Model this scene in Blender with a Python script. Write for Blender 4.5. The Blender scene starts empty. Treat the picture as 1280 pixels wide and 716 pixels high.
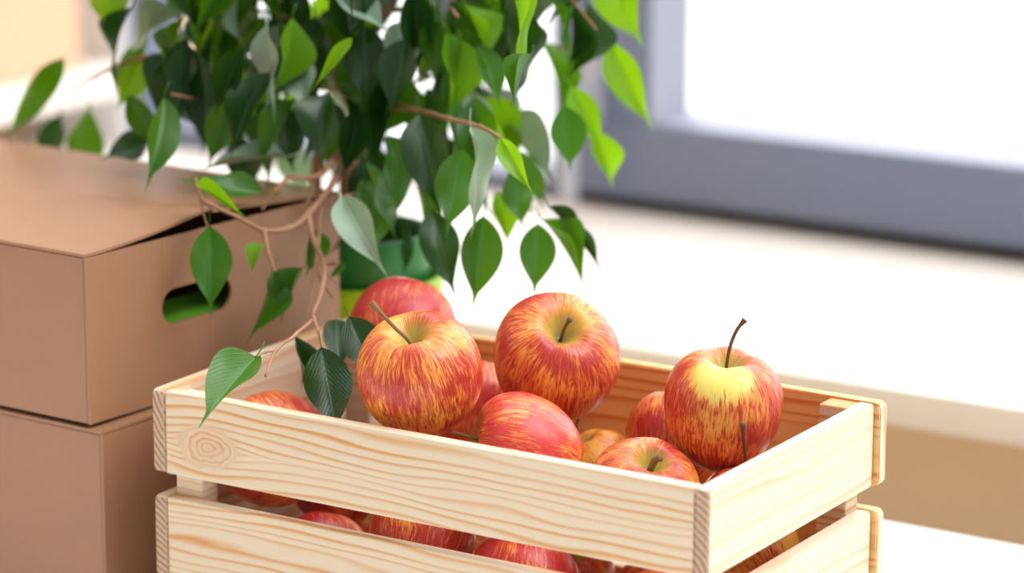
import bpy, bmesh, math, random
from mathutils import Vector, Matrix, Quaternion
R = math.radians
rnd = random.Random(7)

# ------------------------------------------------------------------ camera
scene = bpy.context.scene
col = scene.collection
CAM = Vector((1.3214, -1.6693, 0.8024))
FPX = 4069.37
pitch, roll, yaw = 0.24222, 0.0031, -0.555289
FW = Vector((math.sin(yaw) * math.cos(pitch), math.cos(yaw) * math.cos(pitch), -math.sin(pitch)))
_r = FW.cross(Vector((0, 0, 1))).normalized()
_u = _r.cross(FW)
RT = math.cos(roll) * _r + math.sin(roll) * _u
UP = -math.sin(roll) * _r + math.cos(roll) * _u
cam_d = bpy.data.cameras.new('camera')
cam = bpy.data.objects.new('camera', cam_d)
col.objects.link(cam)
cam.matrix_world = Matrix((
    (RT.x, UP.x, -FW.x, CAM.x), (RT.y, UP.y, -FW.y, CAM.y), (RT.z, UP.z, -FW.z, CAM.z), (0, 0, 0, 1)))
cam_d.sensor_width = 36.0
cam_d.lens = FPX / 1280 * 36.0
cam_d.clip_start = 0.05
cam_d.dof.use_dof = True
cam_d.dof.focus_distance = 2.13
cam_d.dof.aperture_fstop = 3.4
scene.camera = cam
scene.view_settings.view_transform = 'Standard'
scene.view_settings.look = 'None'
scene.view_settings.exposure = 0.08
scene.view_settings.gamma = 1.0
scene.view_settings.use_curve_mapping = False

# ------------------------------------------------------------------ world: bright overcast daylight, softer on the room side
world = bpy.data.worlds.new('daylight')
scene.world = world
world.use_nodes = True
wn = world.node_tree.nodes
wl = world.node_tree.links
wn.clear()
wo = wn.new('ShaderNodeOutputWorld')
wb = wn.new('ShaderNodeBackground')
wt = wn.new('ShaderNodeTexCoord')
wd = wn.new('ShaderNodeVectorMath'); wd.operation = 'DOT_PRODUCT'
wd.inputs[1].default_value = Vector((0.10, 0.80, 0.58)).normalized()
wr = wn.new('ShaderNodeMapRange')
wr.interpolation_type = 'SMOOTHSTEP'
wr.inputs['From Min'].default_value = 0.10
wr.inputs['From Max'].default_value = 1.0
wr.inputs['To Min'].default_value = 0.44
wr.inputs['To Max'].default_value = 3.8
wl.new(wt.outputs['Generated'], wd.inputs[0])
wl.new(wd.outputs['Value'], wr.inputs['Value'])
wl.new(wr.outputs['Result'], wb.inputs['Strength'])
wb.inputs['Color'].default_value = (0.985, 0.99, 1.0, 1)
wl.new(wb.outputs['Background'], wo.inputs['Surface'])


def area(name, loc, target, sx, sy, energy, color):
    d = bpy.data.lights.new(name, 'AREA')
    d.shape = 'RECTANGLE'; d.size = sx; d.size_y = sy; d.energy = energy; d.color = color
    o = bpy.data.objects.new(name, d)
    col.objects.link(o)
    o.location = loc
    o.rotation_euler = (Vector(target) - Vector(loc)).to_track_quat('-Z', 'Y').to_euler()
    return o


area('added_top_light', (2.3, 0.35, 3.3), (0.1, 0.2, 0.15), 2.2, 2.0, 78, (1.0, 0.99, 0.97))  # unseen lamp added to brighten box tops and right-facing sides


# ------------------------------------------------------------------ helpers
def at(x, y, dep):
    return CAM + (FW + RT * ((x - 640) / FPX) - UP * ((y - 358) / FPX)) * dep


def px(P):
    d = Vector(P) - CAM
    z = d.dot(FW)
    return 640 + FPX * d.dot(RT) / z, 358 - FPX * d.dot(UP) / z, z


def srgb(r, g, b):
    def f(c):
        c /= 255
        return c / 12.92 if c <= 0.04045 else ((c + 0.055) / 1.055) ** 2.4
    return (f(r), f(g), f(b), 1)


class NT:
    def __init__(s, name):
        s.m = bpy.data.materials.new(name)
        s.m.use_nodes = True
        s.t = s.m.node_tree
        s.b = s.t.nodes['Principled BSDF']
        s.out = s.t.nodes['Material Output']

    def n(s, typ, **kw):
        o = s.t.nodes.new(typ)
        for k, v in kw.items():
            setattr(o, k, v)
        return o

    def put(s, sock, v):
        if hasattr(v, 'is_linked') or isinstance(v, bpy.types.NodeSocket):
            s.t.links.new(v, sock)
        elif v is not None:
            sock.default_value = v

    def math(s, op, a, b=None, c=None, clamp=False):
        o = s.n('ShaderNodeMath', operation=op)
        o.use_clamp = clamp
        s.put(o.inputs[0], a)
        if b is not None: s.put(o.inputs[1], b)
        if c is not None: s.put(o.inputs[2], c)
        return o.outputs[0]

    def comb(s, x, y, z):
        o = s.n('ShaderNodeCombineXYZ')
        s.put(o.inputs[0], x); s.put(o.inputs[1], y); s.put(o.inputs[2], z)
        return o.outputs[0]

    def sep(s, v):
        o = s.n('ShaderNodeSeparateXYZ')
        s.put(o.inputs[0], v)
        return o.outputs

    def obj(s):
        return s.n('ShaderNodeTexCoord').outputs['Object']

    def noise(s, vec, scale, detail=2, rough=0.5, color=False):
        o = s.n('ShaderNodeTexNoise')
        s.put(o.inputs['Vector'], vec)
        o.inputs['Scale'].default_value = scale
        o.inputs['Detail'].default_value = detail
        o.inputs['Roughness'].default_value = rough
        return o.outputs['Color' if color else 'Fac']

    def ramp(s, fac, stops, interp='LINEAR'):
        o = s.n('ShaderNodeValToRGB')
        s.put(o.inputs[0], fac)
        cr = o.color_ramp
        cr.interpolation = interp
        while len(cr.elements) < len(stops):
            cr.elements.new(0.5)
        for e, (p, c) in zip(cr.elements, stops):
            e.position = p
            e.color = c if isinstance(c, tuple) else (c, c, c, 1)
        return o.outputs['Color']

    def mix(s, fac, a, b, mode='MIX'):
        o = s.n('ShaderNodeMix', data_type='RGBA', blend_type=mode)
        s.put(o.inputs[0], fac)
        s.put(o.inputs[6], a); s.put(o.inputs[7], b)
        return o.outputs[2]

    def maprange(s, v, a, b, c=0.0, d=1.0, smooth=False):
        o = s.n('ShaderNodeMapRange')
        if smooth: o.interpolation_type = 'SMOOTHSTEP'
        s.put(o.inputs[0], v)
        for i, q in enumerate((a, b, c, d)):
            o.inputs[i + 1].default_value = q
        return o.outputs[0]

    def bump(s, h, strength, dist=0.001):
        o = s.n('ShaderNodeBump')
        o.inputs['Strength'].default_value = strength
        o.inputs['Distance'].default_value = dist
        s.put(o.inputs['Height'], h)
        s.t.links.new(o.outputs[0], s.b.inputs['Normal'])

    def set(s, color=None, rough=None, spec=None):
        if color is not None: s.put(s.b.inputs['Base Color'], color)
        if rough is not None: s.put(s.b.inputs['Roughness'], rough)
        if spec is not None: s.b.inputs['Specular IOR Level'].default_value = spec
        return s.m


def plain(name, c, rough=0.5, spec=0.5, var=0.06, scale=30, bump=0.05):
    m = NT(name)
    o = m.obj()
    nz = m.noise(o, scale, 3)
    c2 = tuple(v * (1 - var * 2) for v in c[:3]) + (1,)
    m.set(m.mix(nz, c2, c), rough, spec)
    m.bump(m.noise(o, scale * 12, 2), bump)
    return m.m


def link(name, mesh, mats, parent=None):
    o = bpy.data.objects.new(name, mesh)
    col.objects.link(o)
    if mats is not None and len(mesh.materials) == 0:
        for m in (mats if isinstance(mats, (list, tuple)) else [mats]):
            mesh.materials.append(m)
    if parent: o.parent = parent
    return o


def empty(name, loc=(0, 0, 0)):
    o = bpy.data.objects.new(name, None)
    o.location = loc
    o.empty_display_size = 0.03
    col.objects.link(o)
    return o


def tag(o, label=None, cat=None, group=None, kind=None):
    if label: o['label'] = label
    if cat: o['category'] = cat
    if group: o['group'] = group
    if kind: o['kind'] = kind
    return o


def bm_mesh(bm, name, smooth=False):
    me = bpy.data.meshes.new(name)
    bmesh.ops.recalc_face_normals(bm, faces=bm.faces[:])
    if smooth:
        for f in bm.faces: f.smooth = True
    bm.to_mesh(me)
    bm.free()
    return me


def add_box(bm, lo, hi, bevel=0.0, seg=2):
    b = bmesh.new()
    bmesh.ops.create_cube(b, size=1.0)
    for v in b.verts:
        v.co = Vector(((lo[i] + hi[i]) / 2 + v.co[i] * (hi[i] - lo[i]) for i in range(3)))
    if bevel:
        bmesh.ops.bevel(b, geom=b.edges[:] + b.verts[:], offset=bevel, segments=seg, affect='EDGES', profile=0.6)
    t = bpy.data.meshes.new('t'); b.to_mesh(t); b.free()
    bm.from_mesh(t); bpy.data.meshes.remove(t)


def box_obj(name, lo, hi, mats, parent=None, bevel=0.0, seg=2):
    bm = bmesh.new()
    add_box(bm, lo, hi, bevel, seg)
    return link(name, bm_mesh(bm, name), mats, parent)


def tube_mesh(bm, pts, radii, sides=8, cap=True):
    pts = [Vector(p) for p in pts]
    n = len(pts)
    if not hasattr(radii, '__len__'): radii = [radii] * n
    t0 = (pts[1] - pts[0]).normalized()
    a = t0.orthogonal().normalized()
    rings = []
    for i, p in enumerate(pts):
        t = (pts[min(i + 1, n - 1)] - pts[max(i - 1, 0)]).normalized()
        a = (a - t * a.dot(t))
        a = a.normalized() if a.length > 1e-6 else t.orthogonal().normalized()
        b = t.cross(a)
        rings.append([bm.verts.new(p + (a * math.cos(k * 2 * math.pi / sides) + b * math.sin(k * 2 * math.pi / sides)) * radii[i]) for k in range(sides)])
    for i in range(n - 1):
        for k in range(sides):
            bm.faces.new((rings[i][k], rings[i][(k + 1) % sides], rings[i + 1][(k + 1) % sides], rings[i + 1][k]))
    if cap:
        bm.faces.new(rings[0][::-1]); bm.faces.new(rings[-1])


def smooth_path(pts, sub=5):
    pts = [Vector(p) for p in pts]
    P = [pts[0] * 2 - pts[1]] + pts + [pts[-1] * 2 - pts[-2]]
    out = []
    for i in range(1, len(P) - 2):
        for j in range(sub):
            t = j / sub
            a, b, c, d = P[i - 1], P[i], P[i + 1], P[i + 2]
            out.append(0.5 * ((2 * b) + (c - a) * t + (2 * a - 5 * b + 4 * c - d) * t * t + (3 * b - a - 3 * c + d) * t ** 3))
    out.append(pts[-1])
    return out


# ------------------------------------------------------------------ materials
M_sill = plain('white_sill_paint', srgb(252, 244, 234), 0.4, 0.5, 0.01)
M_table = plain('white_table_laminate', srgb(250, 249, 247), 0.4, 0.5, 0.01)
M_wallb = plain('beige_wall_paint', srgb(255, 234, 202), 0.8, 0.2, 0.03, 6)
M_wallw = plain('white_wall_paint', srgb(246, 247, 250), 0.7, 0.3, 0.01)
M_walll = plain('peach_wall_paint', srgb(250, 216, 192), 0.8, 0.2, 0.03, 6)
M_floor = plain('pale_floor', srgb(214, 190, 165), 0.6, 0.4, 0.06, 5)
M_frame = plain('grey_window_frame_paint', srgb(110, 121, 146), 0.38, 0.5, 0.02)
M_frame_shade = plain('shaded_outer_frame', srgb(70, 72, 78), 0.6, 0.3, 0.02)  # outer frame colour darkened for the shadow in the gap under the sash
M_bead = plain('lit_glazing_bead', srgb(178, 184, 204), 0.35, 0.6, 0.02)  # paler than the sash, with light caught on the slope in its colour
M_handle = plain('pale_handle_metal', srgb(176, 180, 192), 0.35, 0.6, 0.02)
M_soil = plain('dark_potting_soil', srgb(48, 32, 24), 0.95, 0.1, 0.3, 120, 0.8)
M_pot = plain('dark_green_pot_plastic', srgb(22, 120, 50), 0.38, 0.5, 0.04)
M_lime = plain('lime_green_pot_plastic', srgb(160, 205, 10), 0.4, 0.5, 0.04)
M_cloth = plain('dark_green_cloth', srgb(96, 160, 40), 0.9, 0.1, 0.1, 60)
M_corr = plain('corrugated_edge', srgb(150, 108, 72), 0.9, 0.1, 0.2, 300)


def glass_mat():
    m = NT('window_glass')
    tr = m.n('ShaderNodeBsdfTransparent')
    gl = m.n('ShaderNodeBsdfGlossy')
    gl.inputs['Roughness'].default_value = 0.02
    mx = m.n('ShaderNodeMixShader')
    mx.inputs[0].default_value = 0.05
    m.t.links.new(tr.outputs[0], mx.inputs[1]); m.t.links.new(gl.outputs[0], mx.inputs[2])
    m.t.links.new(mx.outputs[0], m.out.inputs['Surface'])
    return m.m


M_glass = glass_mat()


def cardboard(name, c, flute_axis=0):
    m = NT(name)
    o = m.obj()
    s = m.sep(o)
    fl = m.n('ShaderNodeTexWave', wave_type='BANDS', bands_direction='X')
    m.put(fl.inputs['Vector'], m.comb(m.math('ADD', s[0], s[1]), 0.0, 0.0))
    fl.inputs['Scale'].default_value = 55
    fl.inputs['Distortion'].default_value = 0.6
    nz = m.noise(o, 14, 4, 0.6)
    c2 = tuple(v * 0.86 for v in c[:3]) + (1,)
    base = m.mix(nz, c2, c)
    fib = m.noise(m.comb(m.math('MULTIPLY', s[0], 60.0), m.math('MULTIPLY', s[1], 60.0), m.math('MULTIPLY', s[2], 600.0)), 5, 2)
    base = m.mix(m.maprange(fib, 0.62, 0.78, 0, 0.25), base, tuple(v * 0.62 for v in c[:3]) + (1,))
    m.set(base, 0.40, 0.6)
    m.bump(m.math('ADD', m.math('MULTIPLY', fl.outputs['Fac'], 0.5), m.noise(o, 350, 2)), 0.13, 0.0006)
    return m.m


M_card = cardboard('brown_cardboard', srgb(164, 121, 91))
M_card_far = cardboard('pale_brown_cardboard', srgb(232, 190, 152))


def wood(name, L_axis, V_axis, seed, knot=None, bounce_tint=0.0, freq=95.0, contrast=1.0):
    """pine: rings run along L_axis, repeated over V_axis, optional knot (l, v, radius)"""
    m = NT(name)
    o = m.obj()
    s = m.sep(o)
    l, v = s[L_axis], s[V_axis]
    w3 = s[3 - L_axis - V_axis]
    warp = m.noise(m.comb(m.math('MULTIPLY', l, 4.0), m.math('MULTIPLY', v, 16.0), float(seed)), 1.0, 2, 0.5)
    vv = m.math('ADD', v, m.math('MULTIPLY', m.math('SUBTRACT', warp, 0.5), 0.035))
    vv = m.math('ADD', vv, m.math('MULTIPLY', w3, 0.35))
    if knot:
        dl = m.math('SUBTRACT', l, knot[0]); dv = m.math('SUBTRACT', v, knot[1])
        d = m.math('SQRT', m.math('ADD', m.math('POWER', m.math('MULTIPLY', dl, 0.62), 2.0), m.math('POWER', dv, 2.0)))
        wob = m.noise(m.comb(m.math('MULTIPLY', l, 60.0), m.math('MULTIPLY', v, 60.0), 3.0), 1.0, 2)
        d = m.math('ADD', d, m.math('MULTIPLY', m.math('SUBTRACT', wob, 0.5), 0.010))
        k = m.math('EXPONENT', m.math('MULTIPLY', m.math('POWER', m.math('DIVIDE', d, knot[2]), 2.0), -1.0))
        # growth lines part above and below the knot and close again beyond it
        e = m.math('EXPONENT', m.math('MULTIPLY', m.math('POWER', m.math('DIVIDE', dl, 0.030), 2.0), -1.0))
        F = m.math('MULTIPLY', m.math('SIGN', dv), m.math('SQRT', m.math('ADD', m.math('POWER', dv, 2.0), m.math('MULTIPLY', e, 0.00016))))
        vv = m.math('ADD', vv, m.math('MULTIPLY', m.math('SUBTRACT', dv, F), 0.9))
        kk = m.maprange(d, 0.0125, 0.0155, 1, 0, True)
        vv = m.math('ADD', m.math('MULTIPLY', vv, m.math('SUBTRACT', 1.0, kk)), m.math('MULTIPLY', m.math('MULTIPLY', d, 1.7), kk))
    irr = m.noise(m.comb(m.math('MULTIPLY', l, 0.8), m.math('MULTIPLY', v, 45.0), float(seed) + 5), 1.0, 1)
    ph = m.math('FRACT', m.math('ADD', m.math('MULTIPLY', vv, freq), m.math('MULTIPLY', irr, 2.6)))
    line = m.ramp(ph, [(0.0, 0.0), (0.45, 0.08), (0.80, 1.0), (0.90, 0.35), (1.0, 0.0)])
    line = m.sep(line)[0]
    area_ = m.maprange(m.noise(m.comb(m.math('MULTIPLY', l, 2.0), m.math('MULTIPLY', v, 30.0), float(seed) + 9), 1.0, 2), 0.32, 0.62, 0.22, 1.0)
    fine = m.noise(m.comb(m.math('MULTIPLY', l, 25.0), m.math('MULTIPLY', v, 900.0), float(seed)), 1.0, 2)
    light = srgb(226 + 4 * bounce_tint, 213 - 38 * bounce_tint, 188 - 92 * bounce_tint)
    dark = srgb(212 - 8 * bounce_tint, 154 - 34 * bounce_tint, 92 - 40 * bounce_tint)
    fac = m.math('MULTIPLY', m.math('MULTIPLY', line, area_), 1.35 * contrast, clamp=True)
    c = m.mix(fac, light, dark)
    c = m.mix(m.maprange(fine, 0.45, 0.75, 0, 0.22), c, srgb(222 - 8 * bounce_tint, 190 - 30 * bounce_tint, 146 - 50 * bounce_tint))
    if knot:
        c = m.mix(m.maprange(k, 0.35, 0.95, 0, 0.30), c, srgb(200, 140, 88))
    m.set(c, 0.5, 0.35)
    m.bump(m.math('ADD', line, fine), 0.10, 0.0005)
    return m.m


def end_grain(name, cx, cy, cz, seed=0, freq=330.0):
    m = NT(name)
    o = m.obj()
    s = m.sep(o)
    d = m.math('SQRT', m.math('ADD', m.math('POWER', m.math('SUBTRACT', m.math('ADD', s[0], s[1]), cx), 2.0),
                              m.math('POWER', m.math('SUBTRACT', s[2], cz), 2.0)))
    d = m.math('ADD', d, m.math('MULTIPLY', m.noise(o, 90, 2), 0.003))
    ph = m.math('FRACT', m.math('MULTIPLY', d, freq))
    line = m.sep(m.ramp(ph, [(0.0, 0.0), (0.5, 0.15), (0.85, 1.0), (1.0, 0.0)]))[0]
    c = m.mix(m.math('MULTIPLY', line, 0.85), srgb(206, 180, 152), srgb(104, 56, 46))
    m.set(c, 0.75, 0.2)
    m.bump(m.noise(o, 900, 2), 0.2, 0.0005)
    return m.m


# ------------------------------------------------------------------ setting
def struct(name, lo, hi, mat, bevel=0.0, label=None):
    o = box_obj(name, lo, hi, mat, None, bevel)
    return tag(o, label, None, None, 'structure')


SZ = 0.060           # sill top
WY = 1.25            # window plane
struct('floor', (-1.6, -2.6, -0.76), (3.0, 1.6, -0.72), M_floor, label='pale floor of the room')
struct('wall_back', (-1.14, 0.86, -0.72), (3.0, 1.30, SZ - 0.036), M_wallb, label='beige wall below the white windowsill')
struct('trim_1', (-1.14, 0.754, SZ - 0.034), (3.0, WY + 0.05, SZ), M_sill, 0.003, label='deep white windowsill below the grey window')
struct('wall_left', (-1.24, -2.6, -0.72), (-1.14, 1.60, 1.6), M_walll, label='peach wall on the left behind the plant')
struct('wall_right', (1.30, 1.22, SZ), (3.0, 1.60, 1.6), M_wallw, label='white wall right of the window')
struct('baseboard_back', (-1.14, 0.845, -0.72), (3.0, 0.86, -0.64), M_sill, 0.002, label='white baseboard')

# window 1: big grey casement
w1 = empty('window_1', (-0.41, WY, SZ)); tag(w1, 'large grey window frame with blown-out white daylight', None, None, 'structure')


def lbox(parent, name, lo, hi, mat, bevel=0.0):
    p = parent.location
    return box_obj(name, Vector(lo) - p, Vector(hi) - p, mat, parent, bevel)


def ring_obj(name, parent, x0, x1, z0, z1, t, y0, y1, mat, bevel=0.002):
    p = parent.location
    bm = bmesh.new()
    for lo, hi in (((x0, y0, z0), (x1, y1, z0 + t)), ((x0, y0, z1 - t), (x1, y1, z1)),
                   ((x0, y0, z0 + t), (x0 + t, y1, z1 - t)), ((x1 - t, y0, z0 + t), (x1, y1, z1 - t))):
        add_box(bm, Vector(lo) - p, Vector(hi) - p, bevel)
    return link(name, bm_mesh(bm, name), mat, parent)


def bead_obj(name, parent, x0, x1, z0, z1, t, yf, yb, mat, tx):
    """sloped glazing bead round the pane"""
    p = parent.location
    bm = bmesh.new()
    o = [(x0, z0), (x1, z0), (x1, z1), (x0, z1)]
    i = [(x0 + tx, z0 + t), (x1 - tx, z0 + t), (x1 - tx, z1 - t), (x0 + tx, z1 - t)]
    vo = [bm.verts.new(Vector((x, yf, z)) - p) for x, z in o]
    vi = [bm.verts.new(Vector((x, yb, z)) - p) for x, z in i]
    vb = [bm.verts.new(Vector((x, yb, z)) - p) for x, z in o]
    for k in range(4):
        j = (k + 1) % 4
        bm.faces.new((vo[k], vo[j], vi[j], vi[k]))
        bm.faces.new((vi[k], vi[j], vb[j], vb[k]))
        bm.faces.new((vb[k], vb[j], vo[j], vo[k]))
    return link(name, bm_mesh(bm, name), mat, parent)


ring_obj('window_frame', w1, -0.412, 1.30, SZ, 1.45, 0.030, WY - 0.005, WY + 0.075, M_frame_shade)
bm = bmesh.new()
for lo, hi in (((-0.405, SZ + 0.018), (1.28, SZ + 0.098)), ((-0.405, 1.35), (1.28, 1.43)), ((-0.405, SZ + 0.098), (-0.304, 1.35)), ((1.18, SZ + 0.098), (1.28, 1.35))):
    add_box(bm, Vector((lo[0], WY - 0.030, lo[1])) - w1.location, Vector((hi[0], WY + 0.045, hi[1])) - w1.location, 0.003)
link('sash', bm_mesh(bm, 'sash'), M_frame, w1)
bead_obj('glazing_bead', w1, -0.3045, 1.181, SZ + 0.0975, 1.351, 0.011, WY - 0.028, WY + 0.004, M_bead, 0.028)
lbox(w1, 'pane', (-0.34, WY + 0.008, SZ + 0.07), (1.22, WY + 0.012, 1.38), M_glass)
hd = lbox(w1, 'handle', (-0.385, WY - 0.042, 0.155), (-0.359, WY - 0.029, 0.225), M_handle, 0.004)
bm = bmesh.new()
tube_mesh(bm, smooth_path([(-0.372, WY - 0.04, 0.19), (-0.372, WY - 0.075, 0.188), (-0.372, WY - 0.082, 0.175), (-0.372, WY - 0.080, 0.12), (-0.372, WY - 0.078, 0.075)], 4),
          [0.008] * 9 + [0.0095] * 8, 10)
lv = link('lever', bm_mesh(bm, 'lever', True), M_handle, hd)
lv.parent = hd; lv.location = -w1.location

# window 2: fixed pane left of the casement, behind the plant
w2 = empty('window_2', (-1.14, WY, SZ)); tag(w2, 'bright narrow-framed window behind the plant', None, None, 'structure')
ring_obj('window_frame', w2, -1.00, -0.413, SZ, 1.45, 0.022, WY - 0.01, WY + 0.06, M_frame)
lbox(w2, 'pane', (-0.985, WY + 0.02, SZ + 0.015), (-0.425, WY + 0.024, 1.44), M_glass)
struct('trim_2', (-1.14, WY - 0.03, SZ), (-1.00, WY + 0.08, 1.6), M_wallw, 0.002, label='white pier in the corner left of the window')

# white table
tb = empty('table', (0.2, 0.0, -0.72)); tag(tb, 'white table that the wooden crate stands on', 'table')
lbox(tb, 'tabletop', (-1.05, -0.75, -0.028), (1.35, 0.59, 0.0), M_table, 0.003)
for x, y in ((-0.98, -0.68), (1.24, -0.68), (-0.98, 0.48), (1.24, 0.48)):
    lbox(tb, 'leg', (x, y, -0.72), (x + 0.05, y + 0.05, -0.028), M_table, 0.004)

# wall shelf with a far cardboard box
sh = empty('wall_shelf', (-1.14, 0.7, 0.12)); tag(sh, 'white shelf board along the far left wall, behind the plant', 'shelf')
lbox(sh, 'board', (-1.14, 0.30, 0.122), (-0.985, 1.215, 0.160), M_sill, 0.002)
for y in (0.5, 1.0):
    lbox(sh, 'bracket', (-1.138, y, 0.03), (-1.03, y + 0.02, 0.122), M_sill, 0.003)


def simple_carton(root, x0, x1, y0, y1, z0, z1, mat):
    bm = bmesh.new()
    t = 0.004
    for lo, hi in (((x0, y0, z0), (x1, y0 + t, z1)), ((x0, y1 - t, z0), (x1, y1, z1)), ((x0, y0 + t, z0), (x0 + t, y1 - t, z1)),
                   ((x1 - t, y0 + t, z0), (x1, y1 - t, z1)), ((x0 + t, y0 + t, z0), (x1 - t, y1 - t, z0 + t))):
        add_box(bm, Vector(lo) - root.location, Vector(hi) - root.location, 0.0008, 1)
    link('carton_body', bm_mesh(bm, 'carton_body'), mat, root)
    ym = (y0 + y1) / 2
    for a, b in ((y0, ym - 0.001), (ym + 0.001, y1)):
        lbox(root, 'flap', (x0, a, z1), (x1, b, z1 + 0.004), mat, 0.001)


fc = empty('cardboard_box', (-1.06, 0.8, 0.160))
tag(fc, 'blurred pale cardboard box on the white shelf at top left', 'box')
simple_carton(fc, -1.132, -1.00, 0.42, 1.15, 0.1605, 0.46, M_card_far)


# ------------------------------------------------------------------ the two near cardboard boxes
def carton(name, P, h, va, wa, Lr, Ll, label, hole, open_gap):
    """P: near bottom corner; right face runs along heading va, left face along wa"""
    root = empty(name, P)
    v = Vector((math.sin(R(va)), math.cos(R(va)), 0))
    w = Vector((-math.cos(R(wa)), math.sin(R(wa)), 0))
    t = 0.0022
    nR = Vector((v.y, -v.x, 0))           # outward normal of the right face
    nL = Vector((-w.y, w.x, 0)); nL = nL if nL.y < 0 else -nL
    Z = Vector((0, 0, 1))

    def panel(nm, O, A, la, B, lb, n, mat=M_card, nx=1, ny=1, disp=None):
        bm = bmesh.new()
        rows = []
        for side in (0, 1):
            g = []
            for i in range(nx + 1):
                r = []
                for j in range(ny + 1):
                    q = O + A * (la * i / nx) + B * (lb * j / ny) - n * (t * side)
                    if disp: q = q + n * disp(i / nx, j / ny)
                    r.append(bm.verts.new(q))
                g.append(r)
            rows.append(g)
        for side in (0, 1):
            g = rows[side]
            for i in range(nx):
                for j in range(ny):
                    bm.faces.new((g[i][j], g[i + 1][j], g[i + 1][j + 1], g[i][j + 1]))
        f, b = rows
        for i in range(nx):
            for j in (0, ny):
                bm.faces.new((f[i][j], f[i + 1][j], b[i + 1][j], b[i][j]))
        for j in range(ny):
            for i in (0, nx):
                bm.faces.new((f[i][j], f[i][j + 1], b[i][j + 1], b[i][j]))
        o = link(nm, bm_mesh(bm, nm), mat, root)
        return o
    # right wall, with a stadium handle hole when asked
    if hole:
        bm = bmesh.new()
        hx, hz, hl, hr = hole
        K = 12
        inner = []
        for k in range(K + 1):
            a = -math.pi / 2 + math.pi * k / K
            inner.append((hx + hl / 2 + hr * math.cos(a), hz + hr * math.sin(a)))
        for k in range(K + 1):
            a = math.pi / 2 + math.pi * k / K
            inner.append((hx - hl / 2 + hr * math.cos(a), hz + hr * math.sin(a)))
        N = len(inner)
        outer = []
        for (a, b) in inner:       # project radially on the panel rectangle
            dx, dz = a - hx, b - hz
            s = min(((Lr - hx) / dx if dx > 0 else -hx / dx) if abs(dx) > 1e-9 else 1e9,
                    ((h - hz) / dz if dz > 0 else -hz / dz) if abs(dz) > 1e-9 else 1e9)
            outer.append((hx + dx * s, hz + dz * s))
        # snap nearest points to the four corners
        for c in ((0, 0), (Lr, 0), (Lr, h), (0, h)):
            i = min(range(N), key=lambda q: (outer[q][0] - c[0]) ** 2 + (outer[q][1] - c[1]) ** 2)
            outer[i] = c
        layers = []
        for d in (0, t):
            layers.append(([bm.verts.new(v * a + Z * b - nR * d) for a, b in inner], [bm.verts.new(v * a + Z * b - nR * d) for a, b in outer]))
        for I, O in layers:
            for k in range(N):
                j = (k + 1) % N
                bm.faces.new((I[k], I[j], O[j], O[k]))
        for q in (0, 1):
            for k in range(N):
                j = (k + 1) % N
                f = bm.faces.new((layers[0][q][k], layers[0][q][j], layers[1][q][j], layers[1][q][k]))
                if q == 0: f.material_index = 1
        bmesh.ops.remove_doubles(bm, verts=bm.verts[:], dist=1e-6)
        link('side_panel', bm_mesh(bm, 'side_panel'), [M_card, M_corr], root)
    else:
        panel('side_panel', Vector(), v, Lr, Z, h, nR)
    g = t + 0.0014    # folded corner seam
    panel('front_panel', w * g + v * 0.0012, w, Ll - g, Z, h - 0.0008, nL)
    panel('back_panel', v * (Lr - t) + w * 0.004, w, Ll - 0.004, Z, h, nL)
    panel('side_panel', w * Ll, v, Lr, Z, h, nR)
    panel('bottom_panel', w * t + v * t, w, Ll - 2 * t, v, Lr - 2 * t, -Z)
    # two lid flaps meeting across the middle, lifted a little at the right edge
    half = Lr * 0.47
    if open_gap:
        def d1(i, j): return open_gap * (1 - i) ** 1.5 * max(0, j - 0.02) ** 1.7 + 0.0004
        def d2(i, j): return open_gap * 0.8 * (1 - i) ** 2 * (1 - j) ** 1.1 + 0.0002
    else:
        d1 = d2 = lambda i, j: 0.0003
    panel('flap', Z * (h + t) + w * 0.0005 - v * 0.0005, w, Ll, v, half, Z, M_card, 12, 10, d1)
    # back flap has a slanted lifted corner
    panel('flap', Z * (h + t) + v * (half + 0.004) + w * 0.0005, w, Ll, v, Lr - half - 0.004, Z, M_card, 12, 8, d2)
    tag(root, label, 'box', 'near cardboard boxes')
    return root, v, w


BP = at(113, 531, 2.235)
upper, bv, bw = carton('cardboard_box', BP, 0.1175, 6.0, 2.5, 0.262, 0.40,
                       'upper cardboard box with oval handle hole, stacked beside the crate', (0.1085, 0.0675, 0.046, 0.0125), 0.012)
LP = BP - bw * 0.0105
lowerh = BP.z - 0.0045
LP = Vector((LP.x, LP.y, 0.0))
lower, _, _ = carton('cardboard_box', LP, lowerh - 0.0012, 6.0, 2.5, 0.262, 0.42,
                     'lower cardboard box carrying the one with the handle hole', None, 0.004)
# green bundle seen through the handle hole
gb = bmesh.new()
pc = BP + bv * 0.13 + bw * 0.035
add_box(gb, (-0.025, -0.06, 0.0), (0.025, 0.06, 0.050), 0.012, 3)
gbo = link('folded_cloth', bm_mesh(gb, 'folded_cloth', True), M_cloth)
gbo.location = (pc.x, pc.y, BP.z + 0.0045); gbo.rotation_euler.z = -R(6)
tag(gbo, 'dark green folded cloth inside the upper cardboard box, seen through its handle hole', 'cloth')

# ------------------------------------------------------------------ crate
CW, CD, CH = 0.4275, 0.2405, 0.208
T = 0.0103; SH = 0.058; GAP = 0.0169
crate = empty('wooden_crate', (0, 0, 0))
tag(crate, 'pale pine slatted crate filled with red and yellow apples on the white table', 'crate')
ends_f = end_grain('pine_end_grain_a', 0.375, 0, 0.125, freq=240)
ends_b = end_grain('pine_end_grain_b', 0.085, 0, 0.235, freq=250)
ends_c = wood('pine_pale_end', 2, 1, 77)


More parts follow.
